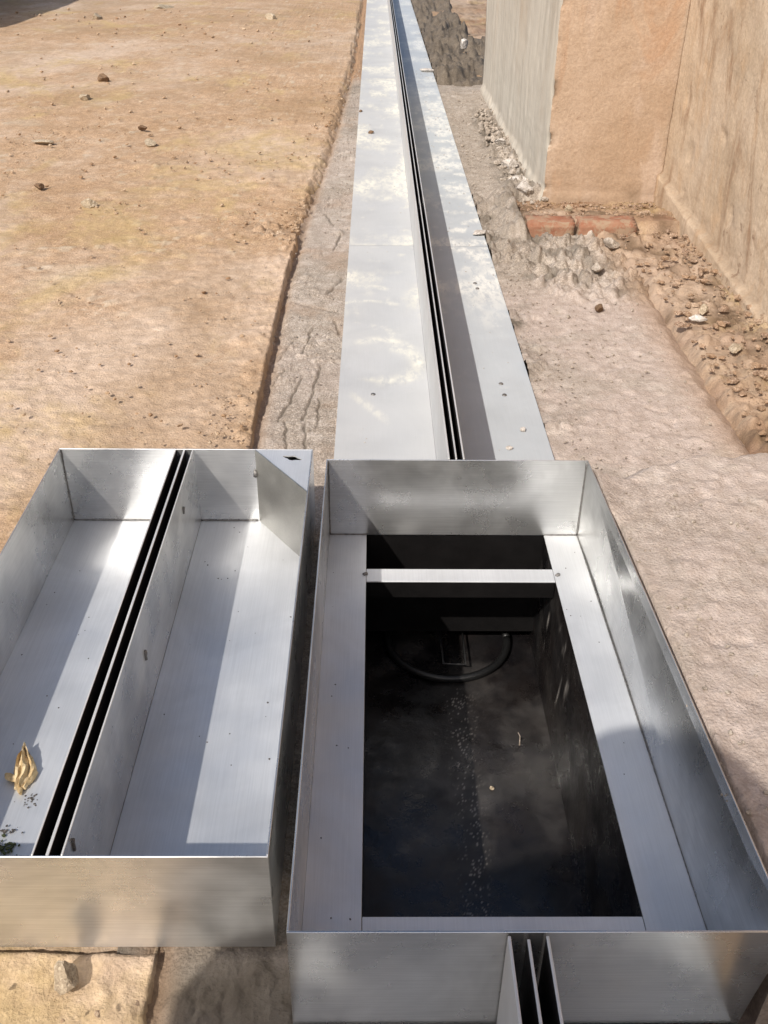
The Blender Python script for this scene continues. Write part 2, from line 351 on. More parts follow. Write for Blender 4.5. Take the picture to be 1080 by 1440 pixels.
# ---------------- ground
def build_ground():
    ys = np.concatenate([np.linspace(-25, -1, 12), np.arange(-.8, .3, .05), ysteps(.33, 18), np.geomspace(18.8, 400, 26)])
    xs = np.concatenate([-np.geomspace(300, 6, 16), np.arange(-5.8, -2.6, .035), np.arange(-2.6, -1.2, .014), np.arange(-1.2, -.45, .0075), np.arange(-.45, -.11, .005), np.arange(-.11, 1.5, .0075), np.geomspace(1.55, 300, 34)])
    X, Y = np.meshgrid(xs, ys)
    e = soil_edge(X, Y)
    wl = np.interp(Y, [4.2, 5.5], [.004, .05]); left = 1-ss(-1, 1, (X-e)/wl)
    lz = .020 + .014*fbm(X, Y, 1.3, 3, 1) + .008*fbm(X, Y, .28, 3, 2) + .0035*fbm(X, Y, .05, 3, 3) + .006*clods(X, Y, .07, .30, 21)*ss(.35, .6, .5+fbm(X, Y, .6, 2, 40)) \
        + .010*clods(X, Y, .16, .10, 22) + .003*clods(X, Y, .03, .4, 23)
    # flaky crust plates
    lz += .004*np.round(3*fbm(X, Y, .22, 3, 60))/1.5*ss(.1, .4, fbm(X, Y, .9, 2, 61))
    # crumbled edge spots
    near_e = np.exp(-((X-e+.03)/.05)**2)
    lz += near_e*(.010*clods(X, Y, .045, .5, 30)+.008*fbm(X, Y, .09, 3, 31))
    pit = np.exp(-(((X+.45)/.10)**2+((Y-4.35)/.13)**2)); lz += pit*(-.02+.035*clods(X, Y, .05, .7, 33))
    pit2 = np.exp(-(((X+.33)/.05)**2+((Y-4.5)/.22)**2)); lz += pit2*(-.03+.02*clods(X, Y, .05, .7, 34))
    far = ss(12, 16, Y); lz = lz*(1-far*.3)
    lz = lz - .022*(1-ss(2.1, 2.9, Y))*ss(-1.6, -1.0, X)
    foot = ss(-.775, -.745, X)*(X < 0)*ss(.848, .858, Y)*(1-ss(1.985, 2.01, Y)); lz = lz*(1-foot)-.02*foot
    lz += (.0022*billow(X, Y, .035, 3, 62)+.0035*clods(X, Y, .022, .35, 63))*ss(-.2, .3, fbm(X, Y, .4, 3, 64))
    trench = -.42
    under = -.05 + 0*X
    # right hand side : raised rubble strip beside the wall and the ledge in front of the pillar
    ce = 1.075+.03*fbm(Y, Y*0+8, .5, 3, 12)+.02*fbm(X, Y, .08, 3, 13)
    ce = ce - .32*ss(4.30, 4.46, Y)*(1-ss(4.88, 4.95, Y)) - .06*ss(3.6, 4.3, Y)
    ce = ce + np.interp(Y, [2.0, 2.7, 3.4, 3.9], [-.01, -.005, 0, 0])
    rs = ss(-.02, .03, X-ce)
    rz = .006 - .006*ss(0, .30, X-ce) + .016*fbm(X, Y, .18, 3, 14) + .024*clods(X, Y, .085, .75, 15) + .016*clods(X, Y, .04, .6, 16) + .004*fbm(X, Y, .03, 2, 17)
    rz = rz + raise_right(X, Y)
    ledge = ss(4.36, 4.40, Y)*ss(.66, .69, X)*(1-ss(4.86, 4.93, Y+.6*ss(.78, .70, X)*0))
    rz = np.where(ledge > .5, .052-.045*ss(4.46, 4.82, Y)+.010*fbm(X, Y, .12, 3, 18)+.014*clods(X, Y, .06, .6, 19), rz)
    rs = np.maximum(rs, ledge)
    Z = np.where(X < .2, left*lz + (1-left)*under, rs*rz + (1-rs)*under)
    farR = ss(8.3, 8.7, Y)*ss(.55, .62, X)
    Z = np.where(farR > 0, Z*(1-farR)+farR*(.02+.03*fbm(X, Y, .5, 3, 25)+.03*clods(X, Y, .2, .5, 26)-.02), Z)
    inch = (X > -.10) & (X < .488)
    Z = np.where(inch & (Y < 60), trench, Z)
    Z = np.where(np.hypot(X, Y) > 40, np.minimum(Z, .0), Z)
    red = np.where(X > .5, (.25+.75*ss(-.1, .25, fbm(X, Y, .3, 3, 51)))*(X > ce-.03), 0)
    pale = np.clip(ss(.25, .55, fbm(X, Y, .5, 4, 52))*.5 + (X < .2)*(.8*(clods(X, Y, .07, .30, 21)*ss(.35, .6, .5+fbm(X, Y, .6, 2, 40)) > .15)+.7*(clods(X, Y, .022, .35, 63)*ss(-.1, .3, fbm(X, Y, .4, 3, 64)) > .12))*ss(-.1, .25, fbm(X, Y, .12, 3, 65)) + (X > .5)*clods(X, Y, .05, .16, 53)*.9, 0, 1)
    dark = ss(.35, .6, fbm(X*.5, Y, .6, 4, 54))*.35*ss(6.5, 9, Y) + .7*left*(X < .2)*np.exp(-((X-e-.004)/.008)**2)*ss(.1, .4, .3+fbm(X, Y, .2, 2, 55))  # far dark patches; soil lip also painted dark to deepen its edge shadow
    dark = np.where((X > .5), .30+.6*ss(.0, .5, fbm(X, Y, .2, 3, 56)), dark) + pit*.3
    xc = (X[:-1, :-1]+X[1:, 1:])/2; yc = (Y[:-1, :-1]+Y[1:, 1:])/2
    keep = ~((xc > -.09) & (xc < .478) & (yc > .78) & (yc < 2.75))
    P = np.stack([X, Y, Z], -1)
    g = grid_mesh('ground', P, M_SOIL, None, {'red': red, 'pale': np.clip(pale, 0, 1), 'dark': np.clip(dark, 0, 1)}, keep)
    g['kind'] = 'structure'
build_ground()

# ---------------- grey cement bed left of the drain
CRACKS = [(-0.169, 2.924, -0.208, 2.551, 0.0065), (-0.226, 2.841, -0.274, 2.542, 0.0065), (-0.276, 3.135, -0.312, 2.984, 0.0052), (-0.123, 3.773, -0.178, 3.587, 0.0104), (-0.308, 3.508, -0.118, 3.396, 0.0091), (-0.255, 2.542, -0.239, 2.363, 0.0059), (-0.199, 2.542, -0.188, 2.363, 0.0059), (-0.215, 3.264, -0.237, 3.014, 0.0052), (-0.17, 4.152, -0.152, 4.357, 0.0065), (-0.237, 4.695, -0.182, 4.487, 0.0065), (-0.312, 2.793, -0.287, 2.9, 0.0052), (-0.162, 2.693, -0.162, 2.507, 0.0045), (-0.142, 3.333, -0.117, 3.2, 0.0084)]
def build_left_cement():
    ys = np.concatenate([np.arange(-.8, .3, .05), ysteps(.33, 14), np.geomspace(14.5, 60, 20)])
    t = np.linspace(0, 1, 84)
    X = (np.interp(ys, EX, EV)-.06)[:, None]*(1-t)+(-.1015)*t; Y = np.repeat(ys[:, None], len(t), 1)
    Z = -.010 + .005*fbm(X, Y, .35, 3, 70) + .003*fbm(X, Y, .06, 3, 71)
    rough = ss(.05, .35, fbm(X, Y, .5, 3, 72)+.15*ss(4, 5, Y)+.25*ss(7, 9, Y))
    Z += rough*(.010*clods(X, Y, .05, .7, 73)+.007*clods(X, Y, .022, .6, 74))
    # trowel drags: thin scored lines running along the bed
    w = X+.02*fbm(X, Y, .3, 2, 76)+.045*(Y-2)
    sc_ = ss(.62, .9, 1-3*np.abs(gn(w/.035, Y/.35, 75)))*ss(-.15, .2, fbm(X, Y, .3, 2, 77))*(Y < 3.6)
    sc_ = sc_*.35*(Y > 1.2)
    Z -= .006*sc_
    Z += .004*clods(X, Y, .02, .5, 84)*ss(0, .3, fbm(X, Y, .3, 2, 85))
    groove = 0*X
    for (xa, ya, xb, yb, w_) in CRACKS:
        L2 = (xb-xa)**2+(yb-ya)**2; wx = X+.012*fbm(X, Y, .06, 3, 86); wy = Y
        tt = np.clip(((wx-xa)*(xb-xa)+(wy-ya)*(yb-ya))/L2, 0, 1); dd = np.hypot(wx-xa-tt*(xb-xa), wy-ya-tt*(yb-ya))
        groove = np.maximum(groove, np.exp(-(dd/(.5*w_*(.5+.8*np.abs(fbm(X, Y, .05, 2, 87))+.4)))**2))
    Z -= .009*groove
    Z += .012*ss(.35, .6, fbm(X, Y, .16, 3, 78))*ss(2.5, 4.5, Y)
    d = X-np.interp(Y, EX, EV)
    Z -= .012*np.exp(-((d-.01)/.018)**2)
    Z -= .004*(1-ss(2.0, 2.6, Y))
    wet = .45*ss(.0, .45, fbm(X, Y, .4, 3, 79))*ss(3.5, 6, Y)*(1-ss(8.8, 9.4, Y))+.5*sc_+.9*groove
    wet = np.maximum(wet, 1-ss(.80, .95, Y))  # near end painted dark: shade on the ground put into the colour, not damp
    brown = ss(.0, .35, fbm(X, Y, .3, 4, 80)-.12)*.3 + .85*ss(8.2, 8.8, Y)+ .5*np.exp(-(d/.03)**2)
    pale = .5*ss(.3, .6, fbm(X, Y, .2, 3, 81))
    pink = ss(-.2, .3, fbm(X, Y, .6, 2, 82))*.35
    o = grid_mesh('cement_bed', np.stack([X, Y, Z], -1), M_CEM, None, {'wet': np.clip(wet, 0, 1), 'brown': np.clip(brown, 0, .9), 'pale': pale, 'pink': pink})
    o['kind'] = 'structure'
build_left_cement()

# ---------------- sandy cement apron right of the drain
def build_apron():
    ys = np.concatenate([np.arange(-.8, .3, .05), ysteps(.33, 8.4)])
    xs = np.arange(.4955, 1.20, .0055)
    X, Y = np.meshgrid(xs, ys)
    Z = -.008 + .006*fbm(X, Y, .4, 3, 90) + .0035*fbm(X, Y, .07, 3, 91) + .0012*fbm(X, Y, .03, 2, 92)
    Z += .005*clods(X, Y, .06, .35, 93)*ss(0, .4, fbm(X, Y, .5, 2, 94)+.2) + .0025*clods(X, Y, .018, .5, 95)
    g = ss(-.35, .25, fbm(X, Y, .35, 3, 109))
    Z += g*(.0030*clods(X, Y, .030, .35, 190)+.0028*clods(X, Y, .017, .4, 191)) + .010*clods(X, Y, .11, .12, 192)*ss(-.1, .3, fbm(X, Y, .4, 2, 193)) - .006*clods(X, Y, .045, .12, 194)
    # rough lumps in front of the pillar and next to the drain
    lump = ss(3.45, 3.65, Y+.10*fbm(X, Y, .25, 3, 96)-.45*ss(.72, .52, X))*(1-ss(4.75, 5.1, Y-.9*ss(.62, .78, X)*0))
    lump = np.maximum(lump, .8*ss(.60, .52, X+.05*fbm(X, Y, .2, 3, 198))*ss(2.3, 2.7, Y)*(1-ss(4.9, 5.3, Y))*ss(-.2, .15, fbm(X, Y, .3, 2, 199)))
    band = ss(.62, .70, X+.03*fbm(X, Y, .2, 3, 97))*ss(4.2, 4.5, Y)*(1-ss(7.0, 7.6, Y))
    lm = np.clip(lump+band, 0, 1)
    Z += lm*(.004+.030*clods(X, Y, .09, .75, 98)+.026*clods(X, Y, .045, .8, 99)+.012*clods(X, Y, .024, .8, 196)+.016*fbm(X, Y, .12, 3, 100))
    Z += .06*ss(4.2, 4.34, Y)*(1-ss(4.9, 5.3, Y))*ss(.56, .64, X)*(1-ss(.665, .69, X)*(Y < 4.9))
    Z -= .012*ss(4.15, 4.30, Y)*ss(.69, .71, X)*(Y < 4.34)
    Z -= .10*ss(4.345, 4.37, Y)*ss(.70, .73, X)*(1-ss(4.88, 4.93, Y))
    Z -= .05*ss(1.02, 1.12, X-np.interp(Y, [2.0, 2.7, 3.4, 3.9], [-.01, -.005, 0, 0])+.02*fbm(X, Y, .1, 3, 101))
    strip = ss(4.8, 5.3, Y)*(1-band)
    Z = np.where(strip > .3, Z*.6-.003, Z)
    Z = Z + raise_right(X, Y)
    Z += .014*ss(1.70, 1.76, Y)*(1-ss(1.93, 1.98, Y))*ss(.56, .50, X)
    we = np.interp(Y, [.741, 1.938], [.530, .494]); gap = ss(we+.018, we+.009, X)*(1-ss(1.68, 1.74, Y))*(Y > .70); Z -= .22*gap; Z = np.where((X < we+.006) & (Y > .70) & (Y < 1.97), np.minimum(Z, -.03), Z)
    pink = np.clip((1-ss(3.4, 3.9, Y))*ss(-.9, .0, fbm(X, Y, .7, 3, 102)+.5*(X-.72)), 0, 1)
    wet = np.clip(.75*ss(-.1, .4, fbm(X, Y, .16, 3, 103))*lm+.35*band + .30*ss(.35, .0, X-.5)*lm + .12*strip + .25*ss(-.1, .3, fbm(X, Y, .12, 3, 106))*ss(.56, .5, X)*(Y > 2.2), 0, 1)
    pale = np.clip(1.0*band*ss(.72, .79, X)*(1-ss(5.6, 6.2, Y))*ss(-.1, .2, fbm(X, Y, .1, 2, 104)) + .35*ss(.3, .6, fbm(X, Y, .15, 3, 105)), 0, 1)
    brown = .5*ss(.90, 1.06, X)*(Y < 4.3)
    o = grid_mesh('cement_apron', np.stack([X, Y, Z], -1), M_CEM, None, {'wet': wet, 'brown': np.clip(brown, 0, 1), 'pale': pale, 'pink': pink})
    o['kind'] = 'structure'
    # dark fresh mortar heap farther on
    ys = ysteps(8.12, 15.5, .8); xs = np.arange(.4955, 1.35, .012)
    X, Y = np.meshgrid(xs, ys)
    edge = ss(0, .25, Y-8.16+.05*fbm(X, Y, .15, 2, 110))
    Z = -.06+edge*(.065+.08*clods(X, Y, .26, .8, 111)+.07*clods(X, Y, .12, .85, 112)+.03*clods(X, Y, .05, .8, 114)+.03*fbm(X, Y, .4, 3, 113))
    Z *= 1-.35*ss(.56, .50, X)
    Z -= .14*ss(.93, 1.05, X)*ss(10.5, 11, Y) 
    o = grid_mesh('mortar_bed', np.stack([X, Y, Z], -1), M_WET); o['kind'] = 'structure'
build_apron()

# ---------------- walls
def wall_loop(name, per, z0, z1, step, mat_f, mats, label, cat, disp, closed=True, zstep=None):
    """per: list of perimeter corners (ccw seen from above); resampled, displaced outward"""
    pts = []; nor = []; side = []; n = len(per)
    for i in range(n):
        a = Vector(per[i]); b = Vector(per[(i+1) % n]); d = b-a; L = d.length; k = max(2, int(L/step(i)))
        nn = Vector((d.y, -d.x)).normalized()
        for j in range(k):
            pts.append(a+d*j/k); nor.append(nn); side.append(i)
    pts = np.array([tuple(p) for p in pts]); nor = np.array([tuple(p) for p in nor]); side = np.array(side)
    # corner points get the mean normal
    for c in np.flatnonzero(np.diff(np.concatenate([[side[-1]], side])) != 0):
        nor[c] = (nor[c]+nor[c-1]); nor[c] /= np.linalg.norm(nor[c])
    pts = np.vstack([pts, pts[:1]]); nor = np.vstack([nor, nor[:1]]); side = np.append(side, side[-1])
    zs = np.concatenate([np.arange(z0, .30, .009), np.arange(.30, 1.1, .018), np.arange(1.1, z1, .12), [z1]])
    S = np.concatenate([[0], np.cumsum(np.linalg.norm(np.diff(pts, axis=0), axis=1))])
    A, Zm = np.meshgrid(S, zs)
    PX = np.repeat(pts[None, :, 0], len(zs), 0); PY = np.repeat(pts[None, :, 1], len(zs), 0)
    d, attrs = disp(PX, PY, Zm, A, np.repeat(side[None], len(zs), 0))
    PX = PX+nor[None, :, 0]*d; PY = PY+nor[None, :, 1]*d
    o = grid_mesh(name, np.stack([PX, PY, Zm], -1), mats[0], None, attrs)
    me = o.data
    for m in mats[1:]: me.materials.append(m)
    mi = np.zeros(len(me.polygons), np.int32); nq = len(S)-1
    fs = np.tile(side[:-1], len(zs)-1)
    for s, m in mat_f.items(): mi[fs == s] = m
    me.polygons.foreach_set('material_index', mi)
    # flat top
    bm = bmesh.new(); bm.from_mesh(me); bm.verts.ensure_lookup_table()
    tv = [bm.verts[(len(zs)-1)*len(S)+i] for i in range(len(S)-1)]
    try: bm.faces.new(tv)
    except Exception: pass
    bmesh.ops.remove_doubles(bm, verts=bm.verts, dist=.0004)
    bm.to_mesh(me); bm.free()
    tag(o, label, cat); return o
def disp_pillar(x, y, z, a, s):
    d = .010*fbm(a, z, .6, 3, 120)+.004*fbm(a, z, .09, 3, 121)+.0015*fbm(a, z, .03, 2, 122)
    corner = np.exp(-(((x-.833)**2+(y-4.87)**2)/.02**2))
    d = d - corner*.018*ss(.1, .4, fbm(z, z*0, .12, 3, 123)+.25*np.exp(-((z-.5)/.12)**2))
    d += .02*ss(.06, 0, z+.03*fbm(a, z, .1, 2, 129))
    dark = .85*corner*ss(.15, .35, fbm(z, z*0, .12, 3, 123)+.35*np.exp(-((z-.52)/.10)**2)) + .3*ss(.10, .02, z)*(s == 0)
    edge = np.exp(-((x-.833)/.012)**2)*0
    pale = .8*np.exp(-((y-4.89)/.05)**2)*(s == 3)+.3*ss(.2, .5, fbm(a, z, .4, 3, 124))
    dark += .35*ss(.3, .6, fbm(a*1.2, z*.5, .35, 3, 125))*(s == 0)*(x > 1.1)
    return d, {'dark': np.clip(dark, 0, 1), 'pale': np.clip(pale, 0, 1)}
wall_loop('concrete_pillar', [(.833, 4.87), (1.50, 4.87), (1.50, 8.1), (.833, 8.1)], -.12, 2.5, lambda i: .02 if i in (0, 3) else .2,
          {0: 0, 1: 0, 2: 0, 3: 1}, [M_PIL, M_SIDE], 'thick concrete pier with brown front and grey left side beyond the rubble', 'pillar', disp_pillar)
def disp_wall(x, y, z, a, s):
    d = .012*fbm(a, z, .7, 3, 130)+.005*fbm(a, z, .12, 3, 131)+.002*fbm(a, z, .03, 2, 132)
    zl = np.interp(y, [3.2, 3.4, 3.6, 4.2, 4.97], [.01, .035, .045, .085, .158])+.006*fbm(y, y*0, .35, 3, 133)
    inn = (s == 3)
    low = ss(.008, -.008, z-zl)
    d = d + inn*.028*low*(y > 3.3)
    dark = inn*(y > 3.3)*.75*np.exp(-((z-zl-.004)/.011)**2)*(.6+.4*fbm(y, y*0, .12, 2, 134))
    dark = dark + .4*ss(.25, .55, fbm(a, z, .30, 4, 135))*ss(3.7, 4.3, y)*ss(.5, .9, z)
    pale = .5*ss(.15, .5, fbm(a*.7, z, .35, 3, 136))
    d = d - .010*clods(a, z, .10, .12, 138)
    return d, {'dark': np.clip(dark, 0, 1), 'pale': np.clip(pale, 0, 1)}
wall_loop('rendered_wall', [(1.405, -2.5), (1.65, -2.5), (1.65, 4.868), (1.405, 4.868)], -.12, 2.5, lambda i: .02 if i == 3 else .3,
          {}, [M_WALL], 'long tan rendered wall running along the right edge behind the rubble strip', 'wall', disp_wall)

# course of bricks at the foot of the pillar
def rough_brick(x0, x1, y0, y1, z0, z1, label, seed):
    bm = bmesh.new(); box(bm, x0, x1, y0, y1, z0, z1)
    bmesh.ops.subdivide_edges(bm, edges=list(bm.edges), cuts=9, use_grid_fill=True)
    cx, cy, cz = (x0+x1)/2, (y0+y1)/2, (z0+z1)/2
    co = np.array([v.co[:] for v in bm.verts])
    n = fbm(co[:, 0]*1+co[:, 2], co[:, 1]+co[:, 2]*.7, .04, 4, seed)*.013
    for v, k in zip(bm.verts, n):
        v.co += (v.co-Vector((cx, cy, cz))).normalized()*k
        # worn corners
        ex = min(abs(v.co.x-x0), abs(v.co.x-x1)); ez = abs(v.co.z-z1); ey = abs(v.co.y-y0)
        if ez < .012 and ey < .02: v.co.z -= .006; v.co.y += .005
    o = from_bm('brick', bm, M_BRICK, None, True)
    return tag(o, label, 'brick', 'bricks bedded at the foot of the pier')
rough_brick(.685, .893, 4.33, 4.43, -.03, .062, 'left one of two red bricks edging the dirt at the pier foot', 140)
rough_brick(.912, 1.17, 4.325, 4.43, -.03, .064, 'longer right red brick edging the dirt at the pier foot', 141)

# ---------------- rocks
def rock_bm(bm, c, r, sq=(1, 1, .6), seed=0, sub=2, sharp=.35, rot=None):
    rnd = random.Random(seed)
    t = bmesh.ops.create_icosphere(bm, subdivisions=sub, radius=1.0)
    M = Matrix.Rotation(rnd.uniform(0, 6.28) if rot is None else rot, 3, 'Z')
    cuts = [(Vector((rnd.uniform(-1, 1), rnd.uniform(-1, 1), rnd.uniform(-.6, 1))).normalized(), rnd.uniform(.45, .85)) for _ in range(7)]
    for v in t['verts']:
        p = v.co.copy()
        for n, d in cuts:
            k = p.dot(n)
            if k > d: p -= n*(k-d)
        p *= 1+rnd.uniform(-.09, .09)*sharp*2
        p = Vector((p.x*sq[0], p.y*sq[1], p.z*sq[2]))
        v.co = M @ p*r + Vector(c)
def stone(c, r, label, mat, sq=(1, .8, .6), seed=0, rot=None, name='stone', cat='stone', group='loose stones lying on the ground'):
    bm = bmesh.new(); rock_bm(bm, (0, 0, 0), r, sq, seed, 3, .35, rot)
    o = from_bm(name, bm, mat); o.location = c
    return tag(o, label, cat, group)
stone((-.428, .800, .018), .026, 'pale wedge of rock lying against the front face of the cover tray', M_STONE, (.75, 1.0, .75), 3, .35)
stone((-1.335, 4.64, .045), .040, 'pale stone with a dark shadow alone in the middle left of the brown soil', M_STONE, (1, .7, .6), 4, .2)
stone((-2.08, 8.14, .045), .055, 'small dark clod far off on the brown soil with a pale stone below it', M_DKSTONE, (1, .8, .7), 5, name='clod', cat='clod')
stone((-2.03, 7.35, .045), .050, 'small pale stone far off on the brown soil just nearer than the dark clod', M_STONE, (1, .8, .6), 6)
stone((-1.31, 6.0, .030), .06, 'flat pale flake of crust lying on the brown soil above the middle left stone', M_STONE, (1, .7, .4), 8)
stone((-1.43, 6.35, .045), .03, 'small dark clod beside the flat pale flake of crust', M_DKSTONE, (1, .8, .7), 9, name='clod', cat='clod')
stone((-1.66, 4.95, .040), .028, 'dark clod a little left of and beyond the middle left stone', M_DKSTONE, (1, .9, .6), 10, name='clod', cat='clod')
stone((-1.95, 6.0, .03), .06, 'broken pale crust slab at the left edge of the soil', M_STONE, (1.2, .8, .35), 12)
stone((-3.15, 12.3, .03), .09, 'pale stone at the tip of the far shadow on the left', M_STONE, (1, .8, .7), 13)
stone((-2.6, 13.5, .03), .11, 'pale flat stone in the far distance of the brown soil', M_STONE, (1.4, .8, .5), 14)
stone((-1.2, 12.5, .03), .07, 'lone pale stone in the far middle of the brown soil', M_STONE, (1, .8, .7), 15)
stone((.895, 4.52, .070), .026, 'pale round pebble standing on the dirt ledge above the gap between the bricks', M_STONE, (.9, .9, .9), 16)
stone((.748, 4.92, .05), .055, 'largest white mortar lump at the left foot of the pier', M_WHITE, (.8, 1.0, .8), 17, name='mortar_lump', cat='mortar lump', group='white mortar lumps beside the pier')
stone((.742, 5.18, .035), .045, 'white mortar lump second from the near end of the row beside the pier', M_WHITE, (.9, 1.2, .7), 18, name='mortar_lump', cat='mortar lump', group='white mortar lumps beside the pier')
stone((.745, 5.55, .03), .040, 'white mortar lump in the middle of the row beside the pier', M_WHITE, (1, 1.2, .7), 19, name='mortar_lump', cat='mortar lump', group='white mortar lumps beside the pier')
stone((.765, 6.15, .025), .036, 'white mortar lump at the far end of the row beside the pier', M_WHITE, (1, 1.2, .7), 20, name='mortar_lump', cat='mortar lump', group='white mortar lumps beside the pier')
stone((.80, 9.6, .13), .055, 'white stone resting on the dark wet mortar near the far pier corner', M_WHITE, (1, .8, .8), 21)
stone((1.15, 3.27, .03), .026, 'white stone chip in the middle of the rubble strip under the wall', M_WHITE, (1.3, .6, .5), 22)
stone((1.19, 3.34, .035), .026, 'upright whitish flake beside the white chip in the rubble strip', M_STONE, (.6, 1.2, .8), 23)
stone((1.20, 3.0, .03), .028, 'pale flat chip nearest the camera in the rubble strip under the wall', M_STONE, (1.3, .8, .4), 24)
stone((1.02, 4.12, .035), .034, 'grey clod of mortar in front of the right brick', M_STONE2, (1.3, .8, .7), 25, name='clod', cat='clod')
stone((.90, 3.82, .030), .032, 'grey clod of mortar on the near rim of the rough mortar patch', M_STONE2, (1.2, .9, .7), 26, name='clod', cat='clod')
stone((.835, 3.42, .008), .024, 'small dark clod on the smooth pink apron beyond the drain box', M_DKSTONE, (1, .8, .6), 27, name='clod', cat='clod')

def scatter(name, label, cat, mat, spots, sub=1):
    bm = bmesh.new()
    for i, (x, y, z, r, sq) in enumerate(spots): rock_bm(bm, (x, y, z), r, sq, i*7+1, sub, .5)
    o = from_bm(name, bm, mat); tag(o, label, cat, None, 'stuff'); return o
def clear(x, y):
    return not (-.76 < x < -.10 and .80 < y < 2.02)
sp = []
for i in range(3800):
    y = .35+13*random.random()**1.6; x = random.uniform(-.62*y-.9, -.34)
    if x < -.35 and clear(x, y) and random.random() < .35+.65*float(ss(-.2, .3, fbm(np.array([x]), np.array([y]), .7, 2, 150))[0]):
        r = (.0012+.006*random.random()**3)*(1+.25*y); sp.append((x, y, .030+r*.15+.012*float(fbm(np.array([x]), np.array([y]), 1.3, 3, 1)[0]), r, (1, .8, .5)))
for (cx, cy, sx, sy, n) in ((-.45, 4.37, .09, .10, 170), (-.34, 4.5, .035, .2, 120), (-.40, 2.45, .05, .12, 90), (-.33, 1.9, .02, .5, 0), (-1.3, 4.64, .10, .08, 50), (-.9, 5.6, .25, .25, 80), (-1.9, 6.1, .25, .2, 80), (-.33, 6.8, .05, .6, 120), (-.50, 2.9, .15, .5, 90)):
    for i in range(n):
        x = random.gauss(cx, sx); y = random.gauss(cy, sy); r = (.0025+.009*random.random()**3)*(.55+.12*cy)
        if clear(x, y) and x < float(np.interp(y, EX, EV))-.005: sp.append((x, y, .026+r*.3-(.015 if abs(x+.45) < .1 and abs(y-4.37) < .13 else 0), r, (1, .8, .6)))
scatter('gravel', 'scattered small pale grit and crumbs all over the brown soil', 'gravel', M_GRAVEL, sp)
sp = []
def rise(x, y): return float(raise_right(np.array([x]), np.array([y]))[0])
for i in range(1700):
    y = random.uniform(1.2, 4.35); t = random.random()**.8; c = 1.075+float(np.interp(y, [2.0, 2.7, 3.4, 3.9], [-.01, -.005, 0, 0])); x = c+t*(1.40-c)
    r = .0025+.024*random.random()**6; sp.append((x, y, .018+rise(x, y)+r*.2, r, (1, random.uniform(.5, .9), random.uniform(.3, .7))))
for i in range(700):
    x = random.uniform(.69, 1.38); y = random.uniform(4.44, 4.86); r = .003+.016*random.random()**4; sp.append((x, y, .054-.045*min(1, max(0, (y-4.46)/.36))+r*.25, r, (1, .8, .5)))
scatter('rubble', 'loose brown and pale rubble piled along the foot of the wall and pier', 'rubble', M_RUBBLE, sp)
sp = []
for i in range(2200):
    y = .9+3.6*random.random()**1.2; x = random.uniform(.515, 1.0)
    if fbm(np.array([x]), np.array([y]), .35, 2, 160)[0] < -.15: continue
    r = .0012+.0065*random.random()**4; sp.append((x, y, -.006+r*.35+rise(x, y), r, (1, .8, .6)))
for i in range(520):
    y = random.uniform(2.2, 8.0); x = .51+abs(random.gauss(0, .07)) if random.random() < .5 else random.uniform(.62, .82) if y > 4.4 else random.uniform(.52, 1.02)
    r = random.uniform(.0015, .0045)*(1+.12*y)*(2 if random.random() < .05 else 1); sp.append((x, y, -.004+r*.3+rise(x, y), r, (1, .8, .6)))
for i in range(420):
    y = random.uniform(4.75, 7.2); x = random.gauss(.765-.012*(y-4.75), .035); r = .004+.022*random.random()**2.5; sp.append((x, y, .012+r*.4, r, (1, .8, .7)))
for i in range(260):
    y = random.uniform(2.2, 9.0); e = float(np.interp(y, EX, EV)); x = random.uniform(e, -.115)
    r = random.uniform(.0015, .005)*(1+.08*y); sp.append((x, y, -.006+r*.3, r, (1, .8, .6)))
scatter('mortar_crumbs', 'grey mortar crumbs strewn on the cement beside the drain', 'mortar crumbs', M_STONE2, sp)

